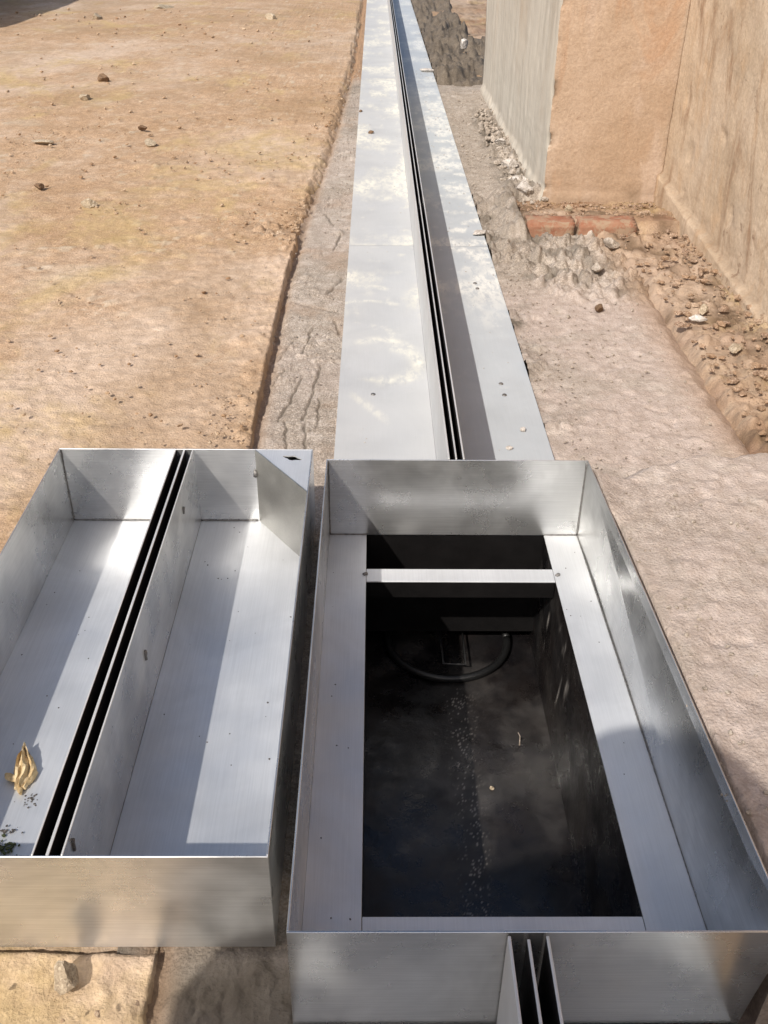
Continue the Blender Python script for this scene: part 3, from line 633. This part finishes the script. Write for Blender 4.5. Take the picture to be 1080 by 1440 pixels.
# ------------------------------------------------------------------ slot drain sections
def plate_mesh(name, x0, x1, y0, y1, z, mat, parent, seed, swirl=False, edge_right=False):
    """a sheet steel plate: fine top surface with dried cement film as an attribute, folded edges"""
    nx = max(10, int((x1-x0)/.008)); ys = ysteps(y0, y1, 1.3); ys[-1] = y1
    xs = np.linspace(x0, x1, nx); X, Y = np.meshgrid(xs, ys)
    Z = z+.0012*fbm(X, Y, .5, 2, seed)+0*X
    f = fbm(X*1.0, Y*.55, .30, 5, seed+1, .6)
    dust = ss(-.05, .30, f)*ss(2.9, 3.8, Y)+ss(.28, .5, fbm(X, Y, .10, 4, seed+2, .6))*.6*ss(2.4, 3.4, Y)
    if edge_right: dust = np.maximum(dust, ss(.02, .22, fbm(X, Y*.8, .12, 4, seed+3)+.5*(X-.42)/.08*.3)*ss(3.7, 4.0, Y)*(1-ss(7.5, 9, Y)))
    if swirl:
        for (cx, cy, rx, ry, a0, a1, wd) in ((.045, 2.93, .10, .13, -1.9, 1.5, .024), (.02, 2.96, .125, .17, -.6, 2.2, .018), (.06, 2.84, .08, .05, -2.8, .4, .022), (-.02, 3.45, .10, .05, .2, 2.9, .02), (-.04, 3.62, .08, .05, .0, 2.6, .018)):
            th = np.arctan2((Y-cy)/ry, (X-cx)/rx); rr = np.hypot((X-cx)/rx, (Y-cy)/ry)
            m = np.exp(-((rr-1)*rx/wd)**2)*ss(a0-.2, a0+.2, th)*(1-ss(a1-.2, a1+.2, th))
            dust = np.maximum(dust, m*(.85+1.1*fbm(X, Y*.6, .06, 4, seed+5, .7)))
        m = ss(.03, .0, np.abs((Y-2.66)-(-1.6)*(X+.04))-.012)*ss(-.09, -.04, X)*(1-ss(.02, .06, X)); dust = np.maximum(dust, m*.6)
    o = grid_mesh(name, np.stack([X, Y, Z], -1), mat, parent, {'dust': np.clip(dust, 0, 1)})
    bm = bmesh.new(); bm.from_mesh(o.data)
    box(bm, x0+.0005, x1-.0005, y0+.0005, y1-.0005, z-.0045, z-.0022)
    for xx in (x0, x1-.0025): box(bm, xx, xx+.0025, y0, y1, z-.06, z-.0008)
    for yy in (y0, y1-.0025): box(bm, x0+.003, x1-.003, yy, yy+.0025, z-.03, z-.0008)
    bm.to_mesh(o.data); bm.free(); return o
def slot_plate(name, parent, b, inner, outer=None):
    """one upright sheet of the slot; the faces turned into the slot are coloured black for its shade"""
    o = boxes(name, outer or M_PLATE2, parent, b); o.data.materials.append(M_SLOT); o.data.materials.append(M_FIN)
    for p in o.data.polygons:
        if (inner >= 0 and p.normal.x > .9) or (inner <= 0 and p.normal.x < -.9): p.material_index = 1
        elif p.normal.z > .5: p.material_index = 2
    return o
def drain_section(y0, y1, sx0, sx1, label, seed, swirl=False, bolts=()):
    t = empty('slot_drain_section', (0, 0, 0), label, 'drain', 'steel slot drain sections laid end to end')
    g = .0012; y0 += g; y1 -= g; th = .0040
    cx = (sx0+sx1)/2
    plate_mesh('cover_plate', XL, sx0-.0006, y0, y1, 0, M_PLATE, t, seed, swirl)
    plate_mesh('cover_plate', sx1+.0006, XR, y0, y1, -.001, M_PLATE3, t, seed+40, False, True)
    slot_plate('slot_wall', t, (sx0, sx0+th, y0, y1, -.02, R), 1)
    slot_plate('slot_wall', t, (sx1-th, sx1, y0, y1, -.02, R), -1)
    slot_plate('slot_fin', t, (cx-th/2, cx+th/2, y0+.003, y1-.003, .02, R-.002), 0)
    boxes('channel_body', M_INSIDE, t, (XL+.004, XL+.007, y0, y1, -.30, -.062), (XR-.007, XR-.004, y0, y1, -.30, -.062), (XL+.004, XR-.004, y0, y1, -.304, -.3005),
          bevel=0)
    for (x, y) in bolts:
        bm = bmesh.new(); bmesh.ops.create_cone(bm, cap_ends=True, segments=16, radius1=.0075, radius2=.006, depth=.003)
        o = from_bm('rivet', bm, M_WELD, t); o.location = (x, y, .0018)
    return t
drain_section(-1.6, Y0-.0035, .1705, .2225, 'steel slot drain section at the bottom edge, nearer than the drain box', 200)
drain_section(Y1+.004, 4.17, .1725, .2105, 'nearest long section of slot drain with a swirl of dried cement on its left plate', 210, True, bolts=((.400, 2.78), (.402, 2.70), (.398, 3.70), (.402, 3.64), (.0, 2.70)))
drain_section(4.17, 8.55, .1725, .2100, 'middle slot drain section between the two plate joints beside the pier', 220)
drain_section(8.55, 13.5, .1725, .2095, 'far slot drain section beside the dark wet mortar', 230)
drain_section(13.5, 24, .1725, .2090, 'farthest slot drain section running out at the top edge', 240)
# crumbs of mortar and clods lying on the plates
def crumb(x, y, r, label, mat=M_WHITE, z=.002, sq=(1, .9, .35), seed=1):
    return stone((x, y, z+r*.2), r, label, mat, sq, seed, name='mortar_splash', cat='mortar splash', group='mortar splashes dried on the drain plates')
crumb(-.095, 2.00, .013, 'white mortar crumb at the left corner where the drain meets the box', seed=31)
crumb(.425, 2.00, .017, 'white mortar splash on the right plate just beyond the drain box', seed=32)
crumb(.395, 2.17, .011, 'smaller white crumb on the right plate, second out from the drain box', seed=33)
crumb(.378, 2.36, .011, 'white crumb on the right plate at the edge of the slot shadow', seed=34)
crumb(.43, 2.47, .012, 'white crumb on the sunny half of the right plate, farthest of the near four', seed=35)
crumb(.475, 4.35, .040, 'large white splash at the outer edge of the right plate near the first joint', seed=36, sq=(.8, 1.3, .25))
crumb(.465, 8.9, .055, 'white mortar splash at the far joint of the right plate', seed=37, sq=(.8, 1.6, .3))
crumb(-.02, 6.45, .022, 'dark clod lying on the left plate some way off', M_DKSTONE, seed=38, sq=(1, .8, .6))
crumb(-.09, 7.15, .020, 'dark clod on the outer edge of the left plate, farther than the other clod', M_DKSTONE, seed=39, sq=(1.6, .6, .4))
sp = []
for i in range(150):
    y = random.uniform(2.0, 9); x = random.uniform(.33, .49) if random.random() < .75 else random.uniform(-.1, .15)
    r = random.uniform(.0012, .0035)*(1+.18*y)*(.8 if y > 3.6 or random.random() < .4 else .4); sp.append((x, y, .0015, r, (1, 1, .4)))
scatter('cement_specks', 'fine specks of dried cement spattered on the drain plates', 'cement specks', M_WHITE, sp)

# ------------------------------------------------------------------ drain box (access chamber)
T = .003
def weld(parent, pts, r=.0022):
    bm = bmesh.new(); P = []
    for a, b in zip(pts, pts[1:]):
        n = max(2, int((Vector(b)-Vector(a)).length/.006))
        P += [Vector(a).lerp(Vector(b), i/n) for i in range(n)]
    P.append(Vector(pts[-1])); tube(bm, P, r, 6, .25)
    return from_bm('weld_seam', bm, M_WELD, parent, True)
ch = empty('drain_box', (0, 0, 0), 'open rectangular steel drain box with a wide inner ledge around a black pit', 'drain box')
boxes('side_wall', M_STEEL, ch, (XL, XL+T, Y0+T, Y1-T, -.06, R))
def hull(name, mat, parent, bottom, top, zb, zt):
    bm = bmesh.new(); b = [bm.verts.new((x, y, zb)) for x, y in bottom]; t = [bm.verts.new((x, y, zt)) for x, y in top]
    bm.faces.new(list(reversed(b))); bm.faces.new(t)
    for i in range(4): bm.faces.new((b[i], b[(i+1) % 4], t[(i+1) % 4], t[i]))
    bmesh.ops.bevel(bm, geom=list(bm.edges), offset=.0005, segments=1, affect='EDGES')
    return from_bm(name, bm, mat, parent)
XRB, XRT = .502, .530          # the right wall splays outward towards the near end
hull('side_wall', M_STEEL, ch, [(XRB-T, Y0+T), (XRB, Y0+T), (XR, Y1-T), (XR-T, Y1-T)], [(XRT-T, Y0+T), (XRT, Y0+T), (XR, Y1-T), (XR-T, Y1-T)], -.03, R)
boxes('end_wall', M_STEELX, ch, (XL, XR, Y1-T, Y1, -.0, R))
hull('end_wall', M_STEELX, ch, [(XL, Y0), (XRB, Y0), (XRB, Y0+T), (XL, Y0+T)], [(XL, Y0), (XRT, Y0), (XRT, Y0+T), (XL, Y0+T)], 0.0, R)
boxes('ledge', M_FLANGE, ch, (XL+T, OX0, Y0+T, Y1-T, -.0035, 0))
hull('ledge', M_FLANGE, ch, [(OX1, Y0+T), (XRB+.0025, Y0+T), (XR-T+.0005, Y1-T), (OX1, Y1-T)], [(OX1, Y0+T), (XRB+.0025, Y0+T), (XR-T+.0005, Y1-T), (OX1, Y1-T)], -.0035, 0)
weld(ch, [(XRB+.0008, Y0+T+.01, .0012), (XR-T-.0005, Y1-T-.002, .0012)], .0014)
boxes('ledge', M_FLANGE, ch, (OX0+.0008, OX1-.0008, OY0-.05, OY0, -.045, -.0015), (OX0+.0008, OX1-.0008, Y0+T, OY0-.0505, -.0045, -.002))
boxes('crossbar', M_FLANGE, ch, (OX0+.0008, OX1-.0008, 1.750, 1.797, -.0045, -.001))
boxes('crossbar_web', M_INSIDE, ch, (OX0+.0008, OX1-.0008, 1.752, 1.7555, -.048, -.0049))  # bar front coloured near black for the dark pit it reflects
boxes('shade_backing', M_INSIDE, ch, (XL+.002, XR-.002, Y1+.0002, Y1+.0028, -.30, -.0046), bevel=0)  # added dark sheet that paints the black shade beyond the far opening
weld(ch, [(XL+T+.001, Y1-T-.001, .003), (XL+T+.001, Y1-T-.001, R-.004)]); weld(ch, [(XR-T-.001, Y1-T-.001, .003), (XR-T-.001, Y1-T-.001, R-.004)])
weld(ch, [(XL+T+.001, Y1-T-.001, .001), (OX0, Y1-T-.001, .001)], .0016); weld(ch, [(OX1, Y1-T-.001, .001), (XR-T-.001, Y1-T-.001, .001)], .0016)
weld(ch, [(OX0-.006, 1.772, .0005), (OX0+.002, 1.778, .0005)], .004); weld(ch, [(OX1+.003, 1.770, .0005), (OX1+.012, 1.776, .0005)], .0045)
# folded outer edge of the right wall, a thin gap to the cement
# pit
PZ = -.35; PYE = 2.62
def pit_grid(name, P, mat, dust): return grid_mesh(name, P, mat, ch, {'dust': np.clip(dust, 0, 1)})
xs = np.linspace(OX0-.02, OX1+.002, 150); ys = np.linspace(OY0-.03, PYE, 420); X, Y = np.meshgrid(xs, ys)
spk = (RNG.random(X.shape) < .10)*RNG.random(X.shape)
strip = np.exp(-((X-.205-.012*fbm(Y, Y*0, .4, 2, 300))/.022)**2)*(1-ss(1.72, 1.82, Y))
dust = strip*spk*1.4+strip*.05*ss(-.2, .4, fbm(X, Y, .08, 3, 301)) + .16*np.exp(-(((X-.18)/.10)**2+((Y-1.46)/.05)**2))*ss(-.2, .4, fbm(X, Y, .06, 4, 302)) + .09*ss(-.05, .4, fbm(X, Y, .22, 5, 303, .6))+spk*.12*ss(.1, .5, fbm(X, Y, .2, 2, 304))  # dust and specks, plus broad murk painted in for cloudy reflections
pit_grid('pit_floor', np.stack([X, Y, PZ+.004*fbm(X, Y, .15, 3, 305)], -1), M_PIT, dust)
zs = np.linspace(PZ-.01, -.0045, 90); ys = np.linspace(OY0-.03, PYE, 300); Yw, Zw = np.meshgrid(ys, zs)
st = ss(.25, .6, fbm(Yw*3.2+.8*Zw, Zw*.45, .10, 3, 310))*ss(1.45, 1.55, Yw)*(1-ss(1.78, 1.86, Yw))*ss(-.26, -.2, Zw+.06*fbm(Yw, Yw*0, .04, 2, 311))*(1-ss(-.06, -.03, Zw))
o = pit_grid('pit_wall', np.stack([OX1+.001+.0*Yw, Yw, Zw], -1), M_PIT, st*1.1+.05*ss(0, .4, fbm(Yw, Zw, .1, 3, 312)))
o = pit_grid('pit_wall', np.stack([OX0-.001+.0*Yw, Yw, Zw], -1), M_PIT, 0*Yw)
boxes('pit_wall', M_INSIDE, ch, (OX0-.02, OX1+.02, OY0-.035, OY0-.031, PZ-.02, -.05), bevel=0)
boxes('pit_wall', M_INSIDE, ch, (OX0-.02, OX1+.02, PYE, PYE+.004, PZ-.02, -.31), (OX0-.02, OX1+.02, Y1+.001, Y1+.0035, -.303, -.07) if False else (OX0-.02, OX1+.02, PYE+.006, PYE+.01, PZ-.02, -.31), bevel=0)
# outlet ring and strainer frame on the pit floor
bm = bmesh.new(); ring = [(.195+.155*math.cos(a), 1.955+.155*math.sin(a), PZ+.012) for a in np.linspace(0, 2*math.pi, 64)]
tube(bm, ring, .010, 8); from_bm('outlet_ring', bm, plain('wet_black_ring', (.006, .006, .006), .45), ch, True)
bm = bmesh.new(); tube(bm, [(.175, 2.00, PZ+.02), (.178, 1.835, PZ+.03), (.232, 1.832, PZ+.03), (.236, 2.00, PZ+.02)], .0028, 6)
from_bm('strainer_frame', bm, plain('dull_wire', (.05, .05, .05), .4, .5), ch, True)
# debris in the pit
stone((.262, 1.46, PZ+.006), .006, 'small pale stone lying on the pit floor inside the drain box', M_STONE, (1, .8, .7), 41, group='debris inside the pit')
bm = bmesh.new(); tube(bm, [(.338, 1.585, PZ+.006), (.342, 1.61, PZ+.010), (.340, 1.625, PZ+.006)], .0014, 6, .3)
tag(from_bm('twig', bm, M_STONE2), 'short pale twig lying on the black pit floor', 'twig', 'debris inside the pit')

# ------------------------------------------------------------------ cover tray beside the box
TX0, TX1, TY0, TY1 = -.726, -.139, .854, 1.984
tr = empty('cover_tray', (0, 0, 0), 'steel cover tray with two troughs and a double slot, left of the drain box', 'cover tray')
boxes('side_wall', M_STEEL, tr, (TX0, TX0+T, TY0+T, TY1-T, .004, R)); boxes('side_wall', M_STEEL, tr, (TX1-T, TX1, TY0+T, TY1-T, .004, R))
boxes('end_wall', M_STEELX, tr, (TX0, TX1, TY0, TY0+T, .004, R)); boxes('end_wall', M_STEELX, tr, (TX0, TX1, TY1-T, TY1, .004, R))
S0, S1, S2 = -.4585, -.4385, -.4185
boxes('trough_floor', M_PAN, tr, (TX0+T, S0, TY0+T, TY1-T, .005, .0085)); boxes('trough_floor', M_PAN, tr, (S2+T, TX1-T, TY0+T, TY1-T, .005, .0085))
slot_plate('slot_wall', tr, (S0, S0+T, TY0+T, TY1-T, .0088, R), 1, M_STEEL); slot_plate('slot_wall', tr, (S2, S2+T, TY0+T, TY1-T, .0088, R), -1, M_STEEL)
slot_plate('slot_fin', tr, (S1-.0008, S1+.0038, TY0+T, TY1-T, .03, R-.001), 0)
boxes('slot_bottom', M_INSIDE, tr, (S0+T, S2, TY0+T, TY1-T, .002, .006), bevel=0)
# lifting pocket in the far right corner
a, b = (-.274, TY1-T-.0005), (TX1-T-.0005, 1.795)
d = Vector((b[0]-a[0], b[1]-a[1])).normalized(); nn = Vector((-d.y, d.x))*.0028
bm = bmesh.new(); prism(bm, [a, (b[0], b[1]), (b[0], b[1]+.0038), (a[0]+.0028, a[1])], .0088, R); from_bm('pocket_wall', bm, M_POCKET, tr)
bm = bmesh.new()
tri = [(a[0]+.0035, TY1-T-.0003), (TX1-T-.0003, TY1-T-.0003), (TX1-T-.0003, b[1]+.005)]
def keyhole(n=22):
    out = []
    for i in range(n):
        t = 2*math.pi*i/n; x = .0235*math.cos(t); y = (.0065+.006*math.exp(-(x/.006)**2))*math.sin(t)
        c, s = math.cos(-.35), math.sin(-.35); out.append((-.184+c*x-s*y, 1.944+s*x+c*y))
    return out
vo = [bm.verts.new((x, y, R-.0008)) for x, y in tri]; vi = [bm.verts.new((x, y, R-.0008)) for x, y in keyhole()]
E_ = [bm.edges.new((vo[i], vo[(i+1) % 3])) for i in range(3)]+[bm.edges.new((vi[i], vi[(i+1) % len(vi)])) for i in range(len(vi))]
bmesh.ops.triangle_fill(bm, edges=E_, use_beauty=True)
r_ = bmesh.ops.extrude_face_region(bm, geom=list(bm.faces)); bmesh.ops.translate(bm, verts=[v for v in r_['geom'] if isinstance(v, bmesh.types.BMVert)], vec=(0, 0, -.003))
bmesh.ops.recalc_face_normals(bm, faces=bm.faces); from_bm('pocket_top', bm, M_FLANGE, tr)
boxes('pocket_floor', M_INSIDE, tr, (-.262, TX1-T-.001, 1.83, TY1-T-.001, .1, .102), bevel=0) if False else None
weld(tr, [(TX0+T+.001, TY1-T-.001, .010), (TX0+T+.001, TY1-T-.001, R-.003)], .0018)
weld(tr, [(TX0+T+.002, TY1-T-.001, .010), (S0-.02, TY1-T-.001, .010)], .0016); weld(tr, [(S2+T, TY1-T-.001, .010), (-.278, TY1-T-.001, .010)], .002)
weld(tr, [(-.276, TY1-T-.002, .135), (-.276, TY1-T-.004, .150)], .0048)
weld(tr, [(S2+T+.001, .893, .17), (S2+T+.001, .895, .19)], .003); weld(tr, [(S2+T+.001, 1.36, .11), (S2+T+.001, 1.362, .13)], .0035); weld(tr, [(S2+T+.001, 1.80, .145), (S2+T+.001, 1.802, .16)], .0035)
bm = bmesh.new()
# things lying in the tray
def chip():
    bm = bmesh.new(); rnd = random.Random(5)
    n = 14; m = 10; rows = []
    for i in range(n):
        t = i/(n-1); w = .020*math.sin(math.pi*min(1, .18+t*.86))**.7*(1 if t > .35 else .75+t*.7); cx = .004*math.sin(t*5)
        row = []
        for j in range(m):
            s = j/(m-1)*2-1; ridge = .012*(1-abs(s))+.006*math.sin(s*9+t*4)*(.5+t)
            row.append(bm.verts.new((cx+s*w+rnd.uniform(-.0012, .0012), -.045+.09*t+rnd.uniform(-.0015, .0015), .006+ridge+rnd.uniform(-.001, .001)+.004*t)))
        rows.append(row)
    low = [[bm.verts.new((v.co.x*.9, v.co.y*.97, .0005)) for v in r] for r in rows]
    for i in range(n-1):
        for j in range(m-1):
            bm.faces.new((rows[i][j], rows[i][j+1], rows[i+1][j+1], rows[i+1][j])); bm.faces.new((low[i+1][j], low[i+1][j+1], low[i][j+1], low[i][j]))
        bm.faces.new((low[i][0], rows[i][0], rows[i+1][0], low[i+1][0])); bm.faces.new((rows[i][-1], low[i][-1], low[i+1][-1], rows[i+1][-1]))
    for j in range(m-1):
        bm.faces.new((rows[0][j+1], rows[0][j], low[0][j], low[0][j+1])); bm.faces.new((rows[-1][j], rows[-1][j+1], low[-1][j+1], low[-1][j]))
    rock_bm(bm, (-.020, -.020, .008), .011, (1.4, .7, .6), 51, 2, .5, 2.6)
    rock_bm(bm, (.003, -.052, .006), .008, (.7, 1.4, .6), 52, 2, .5, .1)
    m_, nn_, l_, p_ = new_mat('yellow_splintered_wood'); k = NB(nn_, l_)
    f = k.noise(45, 6, .65, k.mapped((2.5, .5, 1)))
    l_.new(k.mix(k.ramp(f, .35, .65, 0, 1), (.40, .28, .14), (.62, .49, .30)), p_.inputs['Base Color']); p_.inputs['Roughness'].default_value = .95; p_.inputs['Specular IOR Level'].default_value = .05
    l_.new(k.bump(f, .7, .004), p_.inputs['Normal'])
    o = from_bm('wood_chip', bm, m_); o.location = (-.602, 1.185, .009); o.rotation_euler = (0, 0, .12)
    tag(o, 'splintered yellow wood chip lying in the left trough of the cover tray', 'wood chip')
chip()
M_MOSS = earth_mat('dark_moss', (.04, .055, .025), (.07, .085, .04), (.12, .12, .09), .6)
M_MOSS2 = earth_mat('dark_dirt', (.07, .065, .06), (.10, .09, .085), (.16, .15, .14), .6)
def clump(x, y, label, n, r, sx, sy, mat, name, cat, seed):
    rnd = random.Random(seed); bm = bmesh.new()
    for i in range(n): rock_bm(bm, (rnd.gauss(0, sx), rnd.gauss(0, sy), rnd.uniform(0, r)), rnd.uniform(.3, 1)*r, (1, .9, .7), seed+i, 1, .6)
    o = from_bm(name, bm, mat); o.location = (x, y, .0095); tag(o, label, cat)
clump(-.585, 1.022, 'green and dark clump of moss in the near corner of the left trough', 60, .0045, .012, .009, M_MOSS, 'moss_clump', 'moss', 61)
clump(-.592, 1.055, 'dark smear of dirt just beyond the moss in the left trough', 30, .003, .012, .003, M_MOSS2, 'dirt_clump', 'dirt', 62)
sp = []
rnd = random.Random(3)
for i in range(48):
    x = rnd.uniform(S2+.03, TX1-.01) if rnd.random() < .6 else rnd.uniform(TX0+.02, S0-.01); y = rnd.uniform(TY0+.02, TY1-.03)
    sp.append((x, y, .0092, rnd.uniform(.0009, .0022), (1, 1.2, .5)))
for i in range(26):
    x = rnd.gauss(-.572, .006); y = rnd.gauss(1.12, .008); sp.append((x, y, .0092, rnd.uniform(.001, .003), (1, 1, .5)))
for i in range(20):
    side = rnd.random() < .5; x = rnd.uniform(XL+.01, OX0-.005) if side else rnd.uniform(OX1+.005, XR-.01); sp.append((x, rnd.uniform(Y0+.02, Y1-.02), .0007, rnd.uniform(.0008, .002), (1, 1.2, .5)))
scatter('grit', 'tiny dark grains of grit scattered on the steel floors', 'grit', M_MOSS2, sp)

# ------------------------------------------------------------------ unseen wall added outside the frame on the left to cast the far shadow
boxes('added_shadow_wall', M_SIDE, None, (-5.5, -5.12, 9.6, 16.0, -.1, 2.1), bevel=.01)
tag(bpy.data.objects['added_shadow_wall'], 'unseen concrete wall added left of the view to cast the shadow across the far soil', 'wall')

# ------------------------------------------------------------------ the person taking the picture (behind the camera, throws the shadow at the bottom)
def skin(name, joints, edges, mat, parent=None, root=0, sub=2):
    me = bpy.data.meshes.new(name); me.from_pydata([j[0] for j in joints], edges, [])
    o = link_mesh(name, me, mat, parent)
    md = o.modifiers.new('skin', 'SKIN'); md.use_smooth_shade = True
    for i, j in enumerate(joints):
        r = j[1]; me.skin_vertices[0].data[i].radius = (r, r) if isinstance(r, (int, float)) else r
        me.skin_vertices[0].data[i].use_root = (i == root)
    s = o.modifiers.new('sub', 'SUBSURF'); s.levels = sub; s.render_levels = sub
    return o
def person():
    bx, by = -.53, -.44
    t = empty('person', (bx, by, .0), 'person standing behind the camera in a dark loose jacket and straw hat holding a phone', 'person')
    skinm = plain('skin', (.42, .26, .18), .5); shirt = plain('jacket', (.06, .07, .10), .9, 0, .3, 80); tro = plain('trousers', (.05, .05, .055), .9, 0, .3, 80)
    J = [((0, 0, .98), (.20, .13)), ((0, 0, 1.12), (.20, .13)), ((0, .01, 1.30), (.25, .14)), ((.01, 0, 1.45), (.19, .11)), ((.02, .01, 1.52), .060), ((.03, .03, 1.58), .080), ((.03, .035, 1.655), .098), ((.03, .02, 1.73), .074),
         ((-.23, 0, 1.42), .085), ((-.50, .02, 1.30), .075), ((-.30, .16, 1.22), .055), ((-.14, .24, 1.22), .032),
         ((.21, 0, 1.43), .070), ((.33, .07, 1.24), .066), ((.43, .20, 1.27), .044), ((.50, .245, 1.30), .030),
         ((-.10, 0, .90), .10), ((-.12, .02, .50), .065), ((-.14, 0, .12), .045), ((-.15, .14, .06), .036),
         ((.10, 0, .90), .10), ((.12, .02, .50), .065), ((.14, 0, .12), .045), ((.15, .14, .06), .036)]
    Ed = [(0, 1), (1, 2), (2, 3), (3, 4), (4, 5), (5, 6), (6, 7), (3, 8), (8, 9), (9, 10), (10, 11), (3, 12), (12, 13), (13, 14), (14, 15), (0, 16), (16, 17), (17, 18), (18, 19), (0, 20), (20, 21), (21, 22), (22, 23)]
    skin('body', J, Ed, skinm, t)
    g_ = lambda r, k: (r[0]*k+.008, r[1]*k+.008) if isinstance(r, tuple) else r*k+.008
    ids = [0, 1, 2, 3, 8, 9, 10, 12, 13]; mp = {v: i for i, v in enumerate(ids)}
    skin('jacket', [(J[i][0], g_(J[i][1], 1.10)) for i in ids], [(mp[a], mp[b]) for a, b in Ed if a in mp and b in mp], shirt, t)
    ids = [0, 16, 17, 18, 20, 21, 22]; mp = {v: i for i, v in enumerate(ids)}
    skin('trousers', [(J[i][0], g_(J[i][1], 1.1)) for i in ids], [(mp[a], mp[b]) for a, b in Ed if a in mp and b in mp], tro, t)
    skin('hair', [((.03, -.02, 1.62), .085), ((.03, 0, 1.71), .098), ((.03, .03, 1.75), .06)], [(0, 1), (1, 2)], plain('black_hair', (.02, .017, .015), .6), t)
    bm = bmesh.new(); rows = []
    for rad, z in ((.20, 1.685), (.165, 1.70), (.112, 1.71), (.108, 1.76), (.095, 1.795), (.05, 1.812), (.002, 1.814)):
        rows.append([bm.verts.new((.03+rad*math.cos(a*math.pi/16), .01+1.1*rad*math.sin(a*math.pi/16), z)) for a in range(32)])
    for p, q in zip(rows, rows[1:]):
        for k in range(32): bm.faces.new((p[k], p[(k+1) % 32], q[(k+1) % 32], q[k]))
    o = from_bm('straw_hat', bm, M_STONE, t, True); md = o.modifiers.new('thick', 'SOLIDIFY'); md.thickness = .004
    # hand with separate fingers round the phone's edge
    for i in range(4):
        z = 1.262+.021*i
        skin('finger', [((.505, .25, z), .010), ((.532, .262, z+.004), .009), ((.546, .272, z+.006), .008), ((.558, .268, z+.006), .007)], [(0, 1), (1, 2), (2, 3)], skinm, t, 0, 1)
    skin('thumb', [((.505, .235, 1.27), .012), ((.525, .225, 1.295), .010), ((.543, .226, 1.315), .008)], [(0, 1), (1, 2)], skinm, t, 0, 1)
    p = boxes('phone', plain('phone_glass', (.015, .015, .017), .15), None, (-.038, .038, -.004, .004, -.078, .078), bevel=.003)
    p.location = (bx+.572, by+.25, 1.30); p.rotation_euler = (-.5, 0, 0)
    tag(p, 'black phone held up in the hand of the person behind the camera', 'phone')
person()
